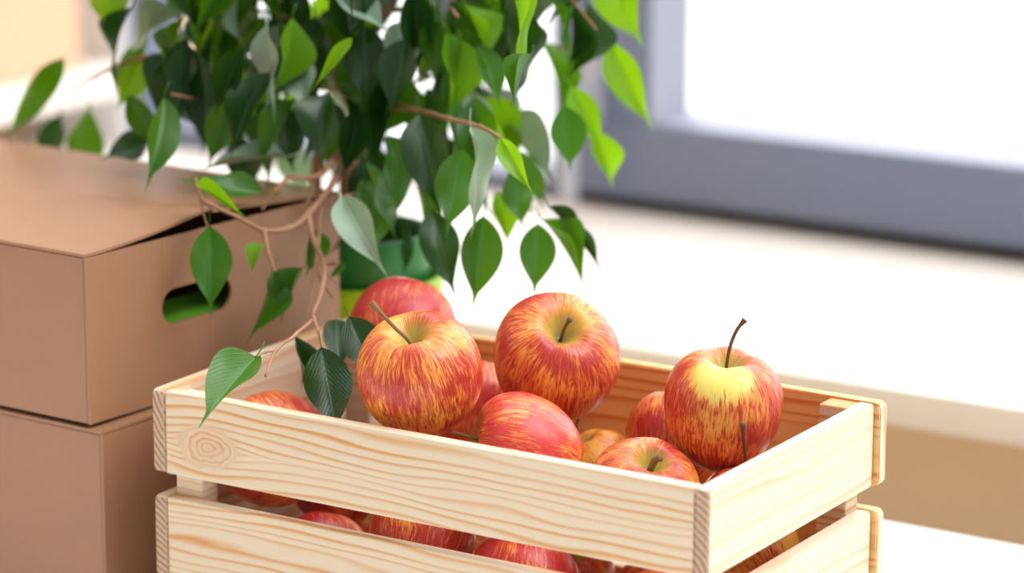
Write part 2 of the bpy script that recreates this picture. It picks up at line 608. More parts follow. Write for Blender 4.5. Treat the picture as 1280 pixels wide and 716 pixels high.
def slat(name, lo, hi, L, seed, knot=None, bounce_tint=0.0, ends=None, bevel=0.0014, round_v=None, contrast=1.0, freq=95.0):
    """a board; L = long axis; material 0 along the grain, 1 on the cut ends"""
    V = 2 if (hi[2] - lo[2]) > 0.02 else (1 if L == 0 else 0)
    m = wood('pine_%d' % seed, L, V, seed, knot, bounce_tint, freq, contrast)
    c = (Vector(lo) + Vector(hi)) / 2
    bm = bmesh.new()
    if round_v:
        # rounded corners seen from the flat side: polygon in (L, z) extruded through the thickness
        r = round_v
        TT = 1 if L == 0 else 0
        pts = []
        for cx, cz, a0 in ((hi[L] - r, hi[2] - r, 0), (lo[L] + r, hi[2] - r, 90), (lo[L] + r, lo[2] + r, 180), (hi[L] - r, lo[2] + r, 270)):
            for k in range(5):
                a = R(a0 + 22.5 * k)
                pts.append((cx + r * math.cos(a), cz + r * math.sin(a)))
        la = []
        for tt in (lo[TT], hi[TT]):
            ring = []
            for a, z in pts:
                co = [0, 0, z]; co[L] = a; co[TT] = tt
                ring.append(bm.verts.new(co))
            la.append(ring)
        n = len(pts)
        bm.faces.new(la[0]); bm.faces.new(la[1][::-1])
        for k in range(n):
            j = (k + 1) % n
            bm.faces.new((la[0][k], la[0][j], la[1][j], la[1][k]))
        bmesh.ops.recalc_face_normals(bm, faces=bm.faces[:])
        big = [e for e in bm.edges if any(len(f.verts) > 4 for f in e.link_faces)]
        bmesh.ops.bevel(bm, geom=big, offset=0.0009, segments=2, affect='EDGES')
    else:
        add_box(bm, lo, hi, bevel, 2)
    bm.normal_update()
    for f in bm.faces:
        if ends and abs(f.normal[L]) > 0.6:
            f.material_index = 1
    me = bm_mesh(bm, name)
    mats = [m] + ([ends] if ends else [])
    return link(name, me, mats, crate)


for k in range(3):
    z1 = CH - k * (SH + GAP); z0 = z1 - SH
    kn = (0.045, z0 + 0.024, 0.021) if k == 0 else None
    slat('front_slat', (T + 0.0004, 0.0004, z0), (CW - T - 0.0004, T + 0.0004, z1), 0, 11 + k, kn, 0, ends_f, freq=150)
    slat('back_slat', (-0.004, CD - T, z0), (CW + 0.0045, CD, z1), 0, 21 + k, None, 0.72, ends_c, round_v=0.005)  # orange bounce light from the apples is put into this wood colour
    slat('side_slat', (0, 0, z0), (T, CD - T - 0.0008, z1), 1, 31 + k, None, 0, ends_b, round_v=0.004)
    slat('side_slat', (CW - T, 0, z0), (CW, CD - T - 0.0008, z1), 1, 41 + k, None, 0, ends_f, round_v=0.0025, contrast=0.55, freq=80)
for x in (T + 0.0002, CW - T - 0.0222):
    for y in (T + 0.0008, CD - T - 0.0182):
        slat('corner_post', (x, y, 0.0), (x + 0.022, y + 0.018, CH - (0.001 if y > 0.1 else 0.005 if x < 0.2 else 0.013)), 2, 51 + int(x * 100 + y * 10), None, 0, None, 0.0015)
for k in range(5):
    y = T + 0.004 + k * 0.043
    slat('floor_slat', (T + 0.001, y, 0.006), (CW - T - 0.001, y + 0.0425, 0.014), 0, 61 + k)
# rails under the floor slats
# ------------------------------------------------------------------ apples
STEM = plain('apple_stem_bark', srgb(158, 128, 80), 0.7, 0.3, 0.3, 200, 0.4)
STEM_D = plain('dark_apple_stem_bark', srgb(126, 88, 58), 0.7, 0.3, 0.3, 200, 0.4)


def cam_dir(v):
    """(right, up, towards viewer) to a world direction, used to give each apple the tilt it lies at"""
    return (RT * v[0] + UP * v[1] - FW * v[2]).normalized()


def patch_dir(axis, spin, d):
    q = cam_dir(axis).to_track_quat('Z', 'Y') @ Quaternion((0, 0, 1), spin)
    return tuple(q.inverted() @ cam_dir(d))


def apple_mat(name, redness, patch=None, seed=0.0, base=(240, 190, 82), red=(174, 36, 34)):
    """meridian streaks of red over yellow; patch = direction (unit, object space) of an unblushed yellow area"""
    m = NT(name)
    o = m.obj()
    s = m.sep(o)
    sx, sy, sz = s[0], s[1], s[2]
    rxy = m.math('SQRT', m.math('ADD', m.math('ADD', m.math('POWER', sx, 2.0), m.math('POWER', sy, 2.0)), 1e-5))
    nx = m.math('DIVIDE', sx, rxy); ny = m.math('DIVIDE', sy, rxy)
    # arc position along the meridian
    arc = m.math('ARCTAN2', rxy, sz)
    wob = m.math('MULTIPLY', m.math('SUBTRACT', m.noise(o, 5.0, 2), 0.5), 0.09)
    nxw = m.math('ADD', nx, wob)
    st1 = m.noise(m.comb(m.math('MULTIPLY', nxw, 15.0), m.math('MULTIPLY', ny, 15.0), m.math('ADD', m.math('MULTIPLY', arc, 2.2), seed)), 1.0, 3, 0.55)
    st2 = m.noise(m.comb(m.math('MULTIPLY', nxw, 48.0), m.math('MULTIPLY', ny, 48.0), m.math('ADD', m.math('MULTIPLY', arc, 5.0), seed * 3)), 1.0, 2, 0.5)
    blush = m.noise(m.comb(m.math('ADD', sx, seed), sy, sz), 1.3, 2)
    val = m.math('ADD', m.math('MULTIPLY', st1, 1.0), m.math('MULTIPLY', st2, 0.9))
    val = m.math('ADD', val, m.math('MULTIPLY', m.math('SUBTRACT', blush, 0.5), 1.3))
    val = m.math('ADD', val, redness - 1.06)
    if patch is not None:
        nl = m.n('ShaderNodeVectorMath', operation='NORMALIZE'); m.put(nl.inputs[0], o)
        dp = m.n('ShaderNodeVectorMath', operation='DOT_PRODUCT'); m.put(dp.inputs[0], nl.outputs[0])
        dp.inputs[1].default_value = Vector(patch[:3]).normalized()
        pf = m.maprange(dp.outputs['Value'], patch[3], patch[3] + 0.16, 0, patch[4], True)
        val = m.math('SUBTRACT', val, pf)
    yel = m.mix(m.noise(o, 3.0, 2), srgb(*base), srgb(236, 156, 76))
    if patch is not None:
        yel = m.mix(m.math('MULTIPLY', pf, 1.6, clamp=True), yel, srgb(232, 214, 110))
    rd = m.mix(m.noise(o, 4.0, 3), srgb(*red), srgb(red[0] + 22, red[1] + 34, red[2] + 18))
    orange = srgb(228, 124, 62)
    c = m.mix(m.maprange(val, -0.30, -0.06), yel, orange)
    c = m.mix(m.maprange(val, -0.10, 0.16), c, rd)
    stroke = m.math('MULTIPLY', m.maprange(st2, 0.54, 0.63), m.maprange(val, -0.42, -0.12))
    c = m.mix(m.math('MULTIPLY', stroke, 0.7), c, srgb(red[0] - 8, red[1], red[2] + 4))
    # pale lenticels
    vo = m.n('ShaderNodeTexVoronoi'); m.put(vo.inputs['Vector'], o); vo.inputs['Scale'].default_value = 17
    dots = m.maprange(vo.outputs['Distance'], 0.05, 0.09, 0.55, 0.0)
    c = m.mix(dots, c, srgb(240, 190, 120))
    # greenish stem cavity
    cav = m.math('MULTIPLY', m.maprange(rxy, 0.18, 0.40, 1, 0, True), m.maprange(sz, 0.0, 0.2, 0, 1))
    cav2 = m.math('MULTIPLY', cav, m.maprange(st2, 0.38, 0.6, 1.0, 0.55))
    c = m.mix(cav2, c, srgb(190, 178, 84))
    core = m.math('MULTIPLY', m.maprange(rxy, 0.04, 0.16, 0.85, 0, True), m.maprange(sz, 0.0, 0.2, 0, 1))
    c = m.mix(core, c, srgb(112, 96, 44))
    m.set(c, m.math('ADD', 0.30, m.math('MULTIPLY', m.noise(o, 9, 2), 0.12)), 0.42)
    m.b.inputs['Coat Weight'].default_value = 0.12
    m.b.inputs['Coat Roughness'].default_value = 0.25
    m.b.inputs['Subsurface Weight'].default_value = 0.0
    m.bump(m.math('ADD', m.noise(o, 60, 2), m.math('MULTIPLY', st1, 0.3)), 0.05, 0.01)
    return m.m


def apple_mesh(name, seed, tall=1.0, taper=0.16, lobes=0.022, cav=0.40, cavw=0.23):
    """unit apple (radius 1), stem axis +Z"""
    r = random.Random(seed)
    bm = bmesh.new()
    NS, NR = 72, 52
    ph = r.uniform(0, 6.28)
    lean = r.uniform(-0.03, 0.03)
    rings = []
    for i in range(1, NR):
        f = math.pi * i / NR
        ring = []
        for k in range(NS):
            a = 2 * math.pi * k / NS
            x = math.sin(f) ** 0.92
            z = math.cos(f)
            z = math.copysign(abs(z) ** 0.92, z) * 0.98 * tall
            lob = 1 + lobes * math.cos(5 * a + ph) * (0.5 - 0.5 * z) + 0.015 * math.cos(2 * a + ph * 2)
            tp = 1 - taper * max(0.0, 0.5 - 0.5 * z) ** 1.6
            rr = x * lob * tp
            z2 = z - cav * math.exp(-(x / cavw) ** 2) * (1 if z > 0 else 0) - 0.10 * math.exp(-(x / 0.55) ** 2) * (1 if z > 0 else 0)
            if z < 0: z2 += 0.22 * math.exp(-(x / 0.22) ** 2)
            z2 += 0.03 * math.cos(5 * a + ph) * math.exp(-((x - 0.5) / 0.3) ** 2) * (1 if z > 0 else 0.8) * (0.6)
            z2 += lean * rr * math.cos(a + ph) * 2
            ring.append(bm.verts.new((rr * math.cos(a), rr * math.sin(a), z2)))
        rings.append(ring)
    top = bm.verts.new((0, 0, sum(v.co.z for v in rings[0]) / NS - 0.004))
    bot = bm.verts.new((0, 0, sum(v.co.z for v in rings[-1]) / NS))
    for k in range(NS):
        j = (k + 1) % NS
        bm.faces.new((top, rings[0][k], rings[0][j]))
        bm.faces.new((bot, rings[-1][j], rings[-1][k]))
        for i in range(len(rings) - 1):
            bm.faces.new((rings[i][k], rings[i + 1][k], rings[i + 1][j], rings[i][j]))
    me = bm_mesh(bm, name, True)
    return me


def stem_mesh(path, r0, r1, knob):
    bm = bmesh.new()
    p = smooth_path(path, 5)
    n = len(p)
    rad = []
    for i in range(n):
        t = i / (n - 1)
        q = r0 + (r1 - r0) * t
        if t > 0.86: q *= 1 + (knob - 1) * (t - 0.86) / 0.14
        if t < 0.15: q *= 1 + 0.6 * (0.15 - t) / 0.15
        rad.append(q)
    tube_mesh(bm, p, rad, 8)
    return bm_mesh(bm, 'stem', True)


def apple(pos, rad, axis, spin, mat, seed, stem, label, stemmat=STEM, group='apples in the crate', **kw):
    me = apple_mesh('apple', seed, **kw)
    o = link('apple', me, mat)
    ax = cam_dir(axis)
    q = ax.to_track_quat('Z', 'Y')
    q = q @ Quaternion((0, 0, 1), spin)
    o.rotation_mode = 'QUATERNION'
    o.rotation_quaternion = q
    o.location = pos
    o.scale = (rad, rad, rad)
    tag(o, label, 'apple', group)
    if stem:
        # stem path given in (right, up, towards) offsets in apple radii from the centre
        inv = q.inverted()
        tp = [Vector((0, 0, 0.42))]
        for s_ in stem['pts']:
            w_ = RT * s_[0] + UP * s_[1] - FW * s_[2]
            tp.append(inv @ w_)
        so = link('stem', stem_mesh(tp, stem.get('r', 0.03), stem.get('r1', 0.028), stem.get('k', 1.6)), stemmat, o)
    return o


AM = [
    apple_mat('apple_skin_a', 0.04, None, 1.3, base=(240, 190, 70)),
    apple_mat('apple_skin_b', 0.16, None, 4.1),
    apple_mat('apple_skin_c', 0.14, patch_dir((0.06, 0.93, 0.36), 0.0, (-0.06, 0.52, 0.85)) + (0.84, 0.85), 7.7),
    apple_mat('apple_skin_d', 0.22, None, 11.2, base=(244, 196, 110), red=(198, 44, 50)),
    apple_mat('apple_skin_e', 0.15, None, 15.9, base=(236, 180, 84)),
    apple_mat('apple_skin_f', 0.30, None, 19.4, red=(176, 30, 40)),
    apple_mat('apple_skin_g', -0.12, None, 23.4, base=(236, 190, 60)),
]




def pz(x, y, z):
    d = FW + RT * ((x - 640) / FPX) - UP * ((y - 358) / FPX)
    return CAM + d * ((z - CAM.z) / d.z)


def py(x, y, Y):
    d = FW + RT * ((x - 640) / FPX) - UP * ((y - 358) / FPX)
    return CAM + d * ((Y - CAM.y) / d.y)


def rpx(P, r):
    return r * px(P)[2] / FPX


def A(x, y, z, r, axis, spin, mat, seed, stem, label, **kw):
    P = pz(x, y, z)
    return apple(P, rpx(P, r), axis, spin, AM[mat], seed, stem, label, **kw)


A(525, 468, 0.233, 82, (-0.16, 0.80, 0.58), 0.4, 0, 1, dict(pts=[(-0.18, 0.55, 0.55), (-0.36, 0.72, 0.62), (-0.72, 1.10, 0.66)], r=0.026, r1=0.034, k=1.5),
  'large red-yellow apple with a long stem leaning left, resting high over the front slat', taper=0.12)
A(695, 448, 0.225, 82, (0.13, 0.58, 0.80), 2.2, 1, 2, dict(pts=[(0.10, 0.42, 0.66), (0.14, 0.52, 0.86), (0.19, 0.60, 1.0)], r=0.026, r1=0.024, k=2.0),
  'large striped apple with its stem hollow turned to the viewer, at the crate middle', stemmat=STEM_D, taper=0.12)
A(903, 512, 0.212, 79.5, (0.06, 0.93, 0.36), 0.0, 2, 3, dict(pts=[(0.05, 0.72, 0.28), (0.10, 1.0, 0.32), (0.20, 1.25, 0.34), (0.33, 1.42, 0.36)], r=0.026, r1=0.03, k=1.7),
  'upright apple with a yellow patch and dark upright stem, near the right slat', stemmat=STEM_D, taper=0.2, tall=1.04)
A(655, 566, 0.183, 77, (-0.93, 0.25, 0.10), 1.0, 3, 4, dict(pts=[(-0.75, 0.22, 0.1), (-1.0, 0.3, 0.1), (-1.2, 0.34, 0.08)], r=0.026, r1=0.026),
  'pinkish striped apple lying on its side behind the front slat middle')
A(803, 617, 0.166, 72, (0.20, 0.76, 0.62), 3.0, 4, 5, dict(pts=[(0.14, 0.50, 0.5), (0.2, 0.62, 0.6), (0.28, 0.66, 0.66)], r=0.06, r1=0.065, k=1.2),
  'tilted apple with a short broken brown stem below the yellow-patched apple')
A(845, 550, 0.171, 67, (0.1, 0.9, -0.3), 1.6, 4, 6, None, 'half hidden orange-red apple behind the yellow-patched apple, against the back slat')
A(742, 595, 0.138, 60, (-0.35, 0.9, 0.2), 0.6, 6, 7, dict(pts=[(-0.3, 0.75, 0.2), (-0.36, 1.0, 0.2), (-0.32, 1.25, 0.2)], r=0.03, r1=0.034),
  'small yellowish apple deep in the gap below the large middle apple')
A(502, 416, 0.222, 72, (0.2, 0.75, -0.6), 0.3, 5, 8, None, 'dark red apple at the back left, behind the long-stemmed apple, below the green pot')
A(340, 563, 0.157, 75, (-0.5, 0.6, -0.6), 2.6, 4, 9, None, 'orange apple low in the front left corner of the crate')
apple((0.386, 0.127, 0.155), 0.030, (0.0, 0.93, 0.36), 0.9, AM[5], 10, dict(pts=[(-0.05, 0.85, 0.35), (-0.05, 1.15, 0.72), (-0.10, 1.5, 1.0), (-0.14, 1.9, 1.15)], r=0.036, r1=0.042),
      'red apple low in the near right corner, only its crown and thin stem showing', stemmat=STEM_D)
A(600, 512, 0.170, 64, (0.0, 0.9, -0.4), 1.9, 3, 11, None, 'pink apple mostly hidden between the two largest apples')
# lower layer, seen through the gaps between slats
LOW = [
    ((0.098, 0.056, 0.084), 0.038, 5, 'dim red apple in the lower layer, left in the gap between the front slats'),
    ((0.180, 0.056, 0.117), 0.037, 1, 'red-orange apple seen through the gap between front slats, below the long-stemmed apple'),
    ((0.262, 0.054, 0.100), 0.038, 5, 'dark red apple in the front slat gap, below the apple lying on its side'),
    ((0.357, 0.060, 0.089), 0.039, 3, 'bright red apple at the right end of the gap between the front slats'),
    ((0.366, 0.174, 0.106), 0.037, 6, 'yellow apple seen through the gap in the right side of the crate'),
    ((0.060, 0.130, 0.120), 0.036, 1, 'apple deep in the left end of the crate below the leaves'),
]
for i, (P, r_, mt, lb) in enumerate(LOW):
    apple(P, r_, (rnd.uniform(-.6, .6), 0.8, rnd.uniform(-.6, .6)), i * 1.3, AM[mt], 20 + i, None, lb)

BOTTOM = [
    ((0.062, 0.180, 0.054), 0.037, 5, 'apple at the crate bottom in the back left corner, below the dark red apple'),
    ((0.137, 0.190, 0.054), 0.037, 0, 'apple at the crate bottom by the back slat, below the hidden pink apple'),
    ((0.213, 0.188, 0.054), 0.037, 1, 'apple at the crate bottom by the back slat, below the small yellowish apple'),
    ((0.292, 0.188, 0.054), 0.037, 3, 'apple at the crate bottom by the back slat, below the half hidden orange-red apple'),
    ((0.170, 0.116, 0.054), 0.037, 4, 'apple at the very middle of the crate bottom'),
    ((0.251, 0.116, 0.050), 0.036, 5, 'apple at the crate bottom, below the apple lying on its side'),
    ((0.200, 0.124, 0.143), 0.033, 1, 'small red apple under the two largest apples, mid-height in the crate'),
]
for i, (P, r_, mt, lb) in enumerate(BOTTOM):
    apple(P, r_, (rnd.uniform(-.6, .6), 0.8, rnd.uniform(-.6, .6)), i * 0.9, AM[mt], 40 + i, None, lb)

# ------------------------------------------------------------------ potted fig
PC = Vector((-0.070, 0.345, 0.0))
plant = empty('potted_fig', PC)
tag(plant, 'weeping fig with glossy drooping leaves in dark green and lime pots, behind the crate', 'potted plant')


def lathe(name, prof, mat, parent, seg=64):
    bm = bmesh.new()
    rings = [[bm.verts.new((r * math.cos(2 * math.pi * k / seg), r * math.sin(2 * math.pi * k / seg), z)) for k in range(seg)] for r, z in prof]
    for i in range(len(rings) - 1):
        for k in range(seg):
            bm.faces.new((rings[i][k], rings[i][(k + 1) % seg], rings[i + 1][(k + 1) % seg], rings[i + 1][k]))
    bm.faces.new(rings[0][::-1]); bm.faces.new(rings[-1])
    return link(name, bm_mesh(bm, name, True), mat, parent)


lathe('outer_pot', [(0.048, 0.001), (0.050, 0.004), (0.062, 0.14), (0.0675, 0.205), (0.068, 0.209), (0.066, 0.211), (0.0645, 0.205), (0.058, 0.14), (0.046, 0.01)], M_lime, plant)
lathe('pot', [(0.040, 0.012), (0.052, 0.18), (0.0555, 0.200), (0.0565, 0.205), (0.0580, 0.242), (0.0575, 0.244), (0.0555, 0.244), (0.0545, 0.238), (0.052, 0.215), (0.038, 0.02)], M_pot, plant)
lathe('soil', [(0.035, 0.03), (0.0515, 0.2155), (0.049, 0.226), (0.03, 0.231), (0.01, 0.233)], M_soil, plant)

M_bark = NT('fig_bark')
_o = M_bark.obj()
M_bark.set(M_bark.mix(M_bark.noise(_o, 60, 4), srgb(140, 98, 70), srgb(192, 150, 120)), 0.75, 0.25)
M_bark.bump(M_bark.noise(_o, 200, 3), 0.4, 0.001)
M_bark = M_bark.m
M_green_twig = plain('green_twig', srgb(140, 160, 60), 0.5, 0.4, 0.1, 80)


def leaf_mat(name, c, trans, tcol, rough=0.30, spec=0.5):
    m = NT(name)
    o = m.obj()
    s = m.sep(o)
    ay = m.math('ABSOLUTE', s[1])
    rib = m.maprange(ay, 0.008, 0.026, 0.6, 0.0)
    vein = m.math('FRACT', m.math('ADD', m.math('MULTIPLY', s[0], 16.0), m.math('MULTIPLY', ay, -14.0)))
    vn = m.maprange(m.math('ABSOLUTE', m.math('SUBTRACT', vein, 0.5)), 0.0, 0.12, 0.18, 0.0)
    oi = m.n('ShaderNodeObjectInfo').outputs['Random']
    hv = m.math('ADD', 0.75, m.math('MULTIPLY', oi, 0.55))
    base = m.mix(m.noise(o, 2.5, 2), c, tuple(v * 0.72 for v in c[:3]) + (1,))
    cc = m.mix(1.0, base, m.comb(hv, hv, hv), 'MULTIPLY')
    cc = m.mix(m.math('MAXIMUM', rib, vn), cc, tuple(min(1, v * 1.9 + 0.02) for v in c[:3]) + (1,))
    m.set(cc, rough, spec)
    tr = m.n('ShaderNodeBsdfTranslucent')
    m.put(tr.inputs['Color'], m.mix(m.math('MULTIPLY', rib, 0.5), tcol, tuple(v * 0.5 for v in tcol[:3]) + (1,)))
    mx = m.n('ShaderNodeMixShader')
    mx.inputs[0].default_value = trans
    m.t.links.new(m.b.outputs[0], mx.inputs[1]); m.t.links.new(tr.outputs[0], mx.inputs[2])
    m.t.links.new(mx.outputs[0], m.out.inputs['Surface'])
    m.bump(m.math('ADD', m.math('MULTIPLY', rib, -1.0), vn), 0.25, 0.02)
    return m.m


LM = {
    'D': leaf_mat('dark_green_leaf', srgb(28, 66, 24), 0.14, srgb(70, 130, 10)),
    'M': leaf_mat('mid_green_leaf', srgb(48, 104, 20), 0.28, srgb(110, 170, 10)),
    'B': leaf_mat('young_backlit_leaf', srgb(100, 160, 22), 0.42, srgb(158, 212, 24)),  # bright green for young leaves, with backlight put into the colour
    'G': leaf_mat('pale_sheen_leaf', srgb(156, 182, 158), 0.15, srgb(110, 150, 40), 0.4),  # pale grey-green puts the sheen of reflected sky into the leaf colour
}


def leaf_mesh(seed, bend, fold, wave, kind, curl=0.0):
    r = random.Random(seed)
    bm = bmesh.new()
    NL, NW = 22, 8
    ph = r.uniform(0, 6)
    grid = []
    for i in range(NL + 1):
        t = i / NL
        body = 0.0
        if t < 0.86:
            body = 0.5 * max(0.0, math.sin(math.pi * (t / 0.86) ** 0.86)) ** 1.0
        tip = 0.085 * ((1 - t) / 0.25) ** 1.1 if t > 0.72 else 0
        w = max(body, tip, 0.006)
        row = []
        for j in range(NW + 1):
            u = j / NW * 2 - 1
            y = w * u
            z = bend * (t * t - t * 0.35) * -1 + fold * abs(y) + wave * math.sin(7 * t + ph + (1.4 if u > 0 else 0)) * abs(u) ** 1.5 * w
            z += curl * math.sin(t * 4.2 + 0.5) * 0.12
            yy = y * math.cos(fold * 0.6) + 0.06 * bend * math.sin(3 * t + ph)
            row.append(bm.verts.new((t, yy, z)))
        grid.append(row)
    for i in range(NL):
        for j in range(NW):
            bm.faces.new((grid[i][j], grid[i + 1][j], grid[i + 1][j + 1], grid[i][j + 1]))
    # petiole
    tube_mesh(bm, [(-0.16, 0, 0.05), (-0.08, 0, 0.012), (0.02, 0, 0.0)], [0.011, 0.010, 0.009], 5)
    for f in bm.faces: f.smooth = True
    me = bpy.data.meshes.new('leaf')
    bm.to_mesh(me); bm.free()
    me.materials.append(LM[kind])
    return me


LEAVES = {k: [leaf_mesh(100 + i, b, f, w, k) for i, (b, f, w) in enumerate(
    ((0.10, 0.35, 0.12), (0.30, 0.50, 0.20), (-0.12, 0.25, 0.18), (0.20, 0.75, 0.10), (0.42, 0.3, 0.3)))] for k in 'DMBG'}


def leaf_matrix(B, T_, width, n):
    """leaf lying from B to T_ with blade normal n; width in metres"""
    x = (T_ - B); L = x.length; x.normalize()
    z = (n - x * n.dot(x)).normalized()
    y = z.cross(x)
    m = Matrix(((x.x * L, y.x * width, z.x * L, B.x), (x.y * L, y.y * width, z.y * L, B.y), (x.z * L, y.z * width, z.z * L, B.z), (0, 0, 0, 1)))
    return m


def add_leaf(B, T_, width, n, kind, variant):
    o = link('leaf', LEAVES[kind][variant % 5], None, plant)
    o.matrix_parent_inverse = Matrix.Identity(4)
    o.matrix_local = Matrix.Translation(-PC) @ leaf_matrix(B, T_, width, n)
    return o


# leaves one can single out: base px, tip px, width px, kind, depth at base / tip, normal lean (right, up, towards), mesh variant
HERO = [
    (262, 283, 264, 397, 54, 'M', 2.27, 2.26, (0.15, 0.2, 1), 0),
    (330, 306, 311, 343, 24, 'B', 2.29, 2.28, (-0.5, 0.2, 1), 3),
    (340, 338, 318, 432, 34, 'M', 2.31, 2.29, (0.8, 0.1, 0.8), 1),
    (380, 335, 346, 402, 34, 'M', 2.31, 2.30, (-0.5, 0.4, 1), 3),
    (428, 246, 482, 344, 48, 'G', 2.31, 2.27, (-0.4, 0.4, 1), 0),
    (320, 446, 248, 527, 62, 'M', 2.14, 2.075, (-0.1, 0.8, 0.8), 0),
    (402, 434, 424, 552, 62, 'D', 2.19, 2.17, (0.1, 0.1, 1), 2),
    (436, 396, 474, 480, 52, 'D', 2.20, 2.19, (0.1, 0.2, 1), 0),
    (420, 400, 426, 466, 42, 'D', 2.25, 2.22, (0.2, 0.2, 1), 0),
    (368, 420, 386, 488, 26, 'D', 2.23, 2.24, (0.7, 0.1, 0.8), 1),
    (80, 72, 3, 178, 34, 'M', 2.60, 2.58, (0.5, 0.5, 0.8), 4),
    (62, 205, 76, 132, 40, 'D', 2.62, 2.62, (-0.3, 0.3, 1), 0),
    (102, 215, 110, 122, 48, 'M', 2.66, 2.66, (0.5, 0.1, 1), 2),
    (205, 122, 186, 238, 48, 'M', 2.33, 2.30, (0.7, 0.3, 0.8), 0),
    (132, -22, 140, 42, 48, 'B', 2.45, 2.45, (0.2, 0.2, 1), 1),
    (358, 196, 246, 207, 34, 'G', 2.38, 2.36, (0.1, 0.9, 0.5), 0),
    (330, 242, 216, 230, 40, 'M', 2.33, 2.30, (0.1, 0.8, 0.7), 2),
    (246, 233, 308, 270, 20, 'B', 2.28, 2.26, (-0.3, 0.5, 0.8), 3),
    (455, 32, 459, 140, 58, 'D', 2.38, 2.37, (0.1, 0.3, 1), 0),
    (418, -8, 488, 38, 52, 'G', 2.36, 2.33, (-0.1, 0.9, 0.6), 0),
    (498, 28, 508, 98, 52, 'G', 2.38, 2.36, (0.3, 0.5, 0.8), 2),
    (526, 142, 550, 274, 62, 'D', 2.33, 2.31, (-0.3, 0.3, 1), 0),
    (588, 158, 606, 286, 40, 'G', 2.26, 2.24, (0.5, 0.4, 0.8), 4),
    (626, 173, 666, 243, 28, 'B', 2.24, 2.22, (-0.3, 0.2, 1), 0),
    (762, 52, 816, 166, 46, 'B', 2.48, 2.47, (-0.4, 0.2, 1), 0),
    (750, -40, 808, 62, 56, 'B', 2.50, 2.48, (-0.4, 0.2, 1), 2),
    (672, 280, 668, 372, 48, 'M', 2.33, 2.32, (0.1, 0.1, 1), 0),
    (678, 274, 743, 356, 26, 'M', 2.36, 2.33, (0.6, 0.2, 0.8), 1),
    (686, 258, 760, 338, 14, 'D', 2.36, 2.34, (0.9, 0.3, 0.3), 0),
    (578, 186, 556, 298, 56, 'M', 2.30, 2.29, (0.2, 0.1, 1), 2),
    (604, 270, 592, 388, 56, 'M', 2.33, 2.32, (0.2, 0.1, 1), 0),
    (540, 262, 572, 378, 50, 'D', 2.36, 2.34, (-0.2, 0.2, 1), 2),
    (464, 190, 466, 306, 60, 'D', 2.40, 2.40, (0.0, 0.1, 1), 2),
    (636, -24, 668, 98, 30, 'B', 2.24, 2.22, (0.7, 0.1, 0.7), 4),
    (664, 68, 636, 132, 22, 'M', 2.22, 2.21, (-0.6, 0.2, 0.7), 3),
    (714, 108, 757, 190, 40, 'B', 2.42, 2.42, (-0.3, 0.2, 1), 0),
    (738, 160, 774, 240, 36, 'B', 2.48, 2.50, (0.2, 0.2, 1), 1),
    (704, 132, 714, 216, 50, 'M', 2.40, 2.40, (0.2, 0.2, 1), 0),
    (396, 288, 384, 346, 34, 'M', 2.36, 2.35, (0.4, 0.2, 1), 3),
    (178, 76, 146, 138, 40, 'B', 2.45, 2.44, (0.4, 0.3, 1), 0),
    (186, 176, 126, 202, 44, 'D', 2.46, 2.45, (0.1, 0.6, 0.8), 2),
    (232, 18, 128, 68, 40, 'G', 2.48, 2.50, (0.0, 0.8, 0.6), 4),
    (232, 54, 238, 154, 56, 'D', 2.40, 2.40, (-0.1, 0.2, 1), 0),
    (206, 42, 214, 112, 34, 'B', 2.42, 2.42, (0.6, 0.2, 0.9), 1),
    (440, 48, 392, 108, 18, 'B', 2.30, 2.28, (0.2, 0.3, 1), 1),
    (372, 72, 380, 140, 46, 'G', 2.38, 2.36, (-0.2, 0.4, 1), 0),
    (348, 128, 366, 220, 54, 'D', 2.42, 2.41, (0.3, 0.2, 1), 2),
    (300, 170, 316, 250, 46, 'D', 2.46, 2.46, (-0.2, 0.4, 1), 0),
    (512, -6, 540, 66, 46, 'M', 2.40, 2.38, (0.3, 0.3, 1), 1),
    (560, 30, 566, 116, 44, 'D', 2.42, 2.41, (-0.3, 0.3, 1), 2),
    (596, 56, 628, 134, 40, 'M', 2.36, 2.34, (0.5, 0.3, 0.9), 0),
    (640, 210, 652, 290, 42, 'M', 2.40, 2.40, (0.3, 0.2, 1), 2),
    (500, 275, 508, 350, 20, 'D', 2.44, 2.44, (0.6, 0.1, 0.8), 0),
    (620, 240, 640, 310, 34, 'B', 2.42, 2.42, (0.3, 0.1, 1), 1),
    (520, 232, 536, 300, 30, 'M', 2.42, 2.42, (0.6, 0.1, 0.8), 3),
    (284, 22, 272, 104, 48, 'M', 2.44, 2.44, (0.1, 0.3, 1), 0),
    (330, 20, 322, 96, 44, 'D', 2.46, 2.46, (0.4, 0.3, 1), 2),
    (432, 330, 408, 352, 10, 'M', 2.36, 2.35, (0.1, 0.2, 1), 0),
    (160, 120, 196, 190, 36, 'M', 2.44, 2.44, (0.2, 0.2, 1), 2),
]
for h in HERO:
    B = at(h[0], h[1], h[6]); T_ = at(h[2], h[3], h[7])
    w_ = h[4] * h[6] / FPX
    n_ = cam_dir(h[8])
    add_leaf(B, T_, w_, n_, h[5], h[9])

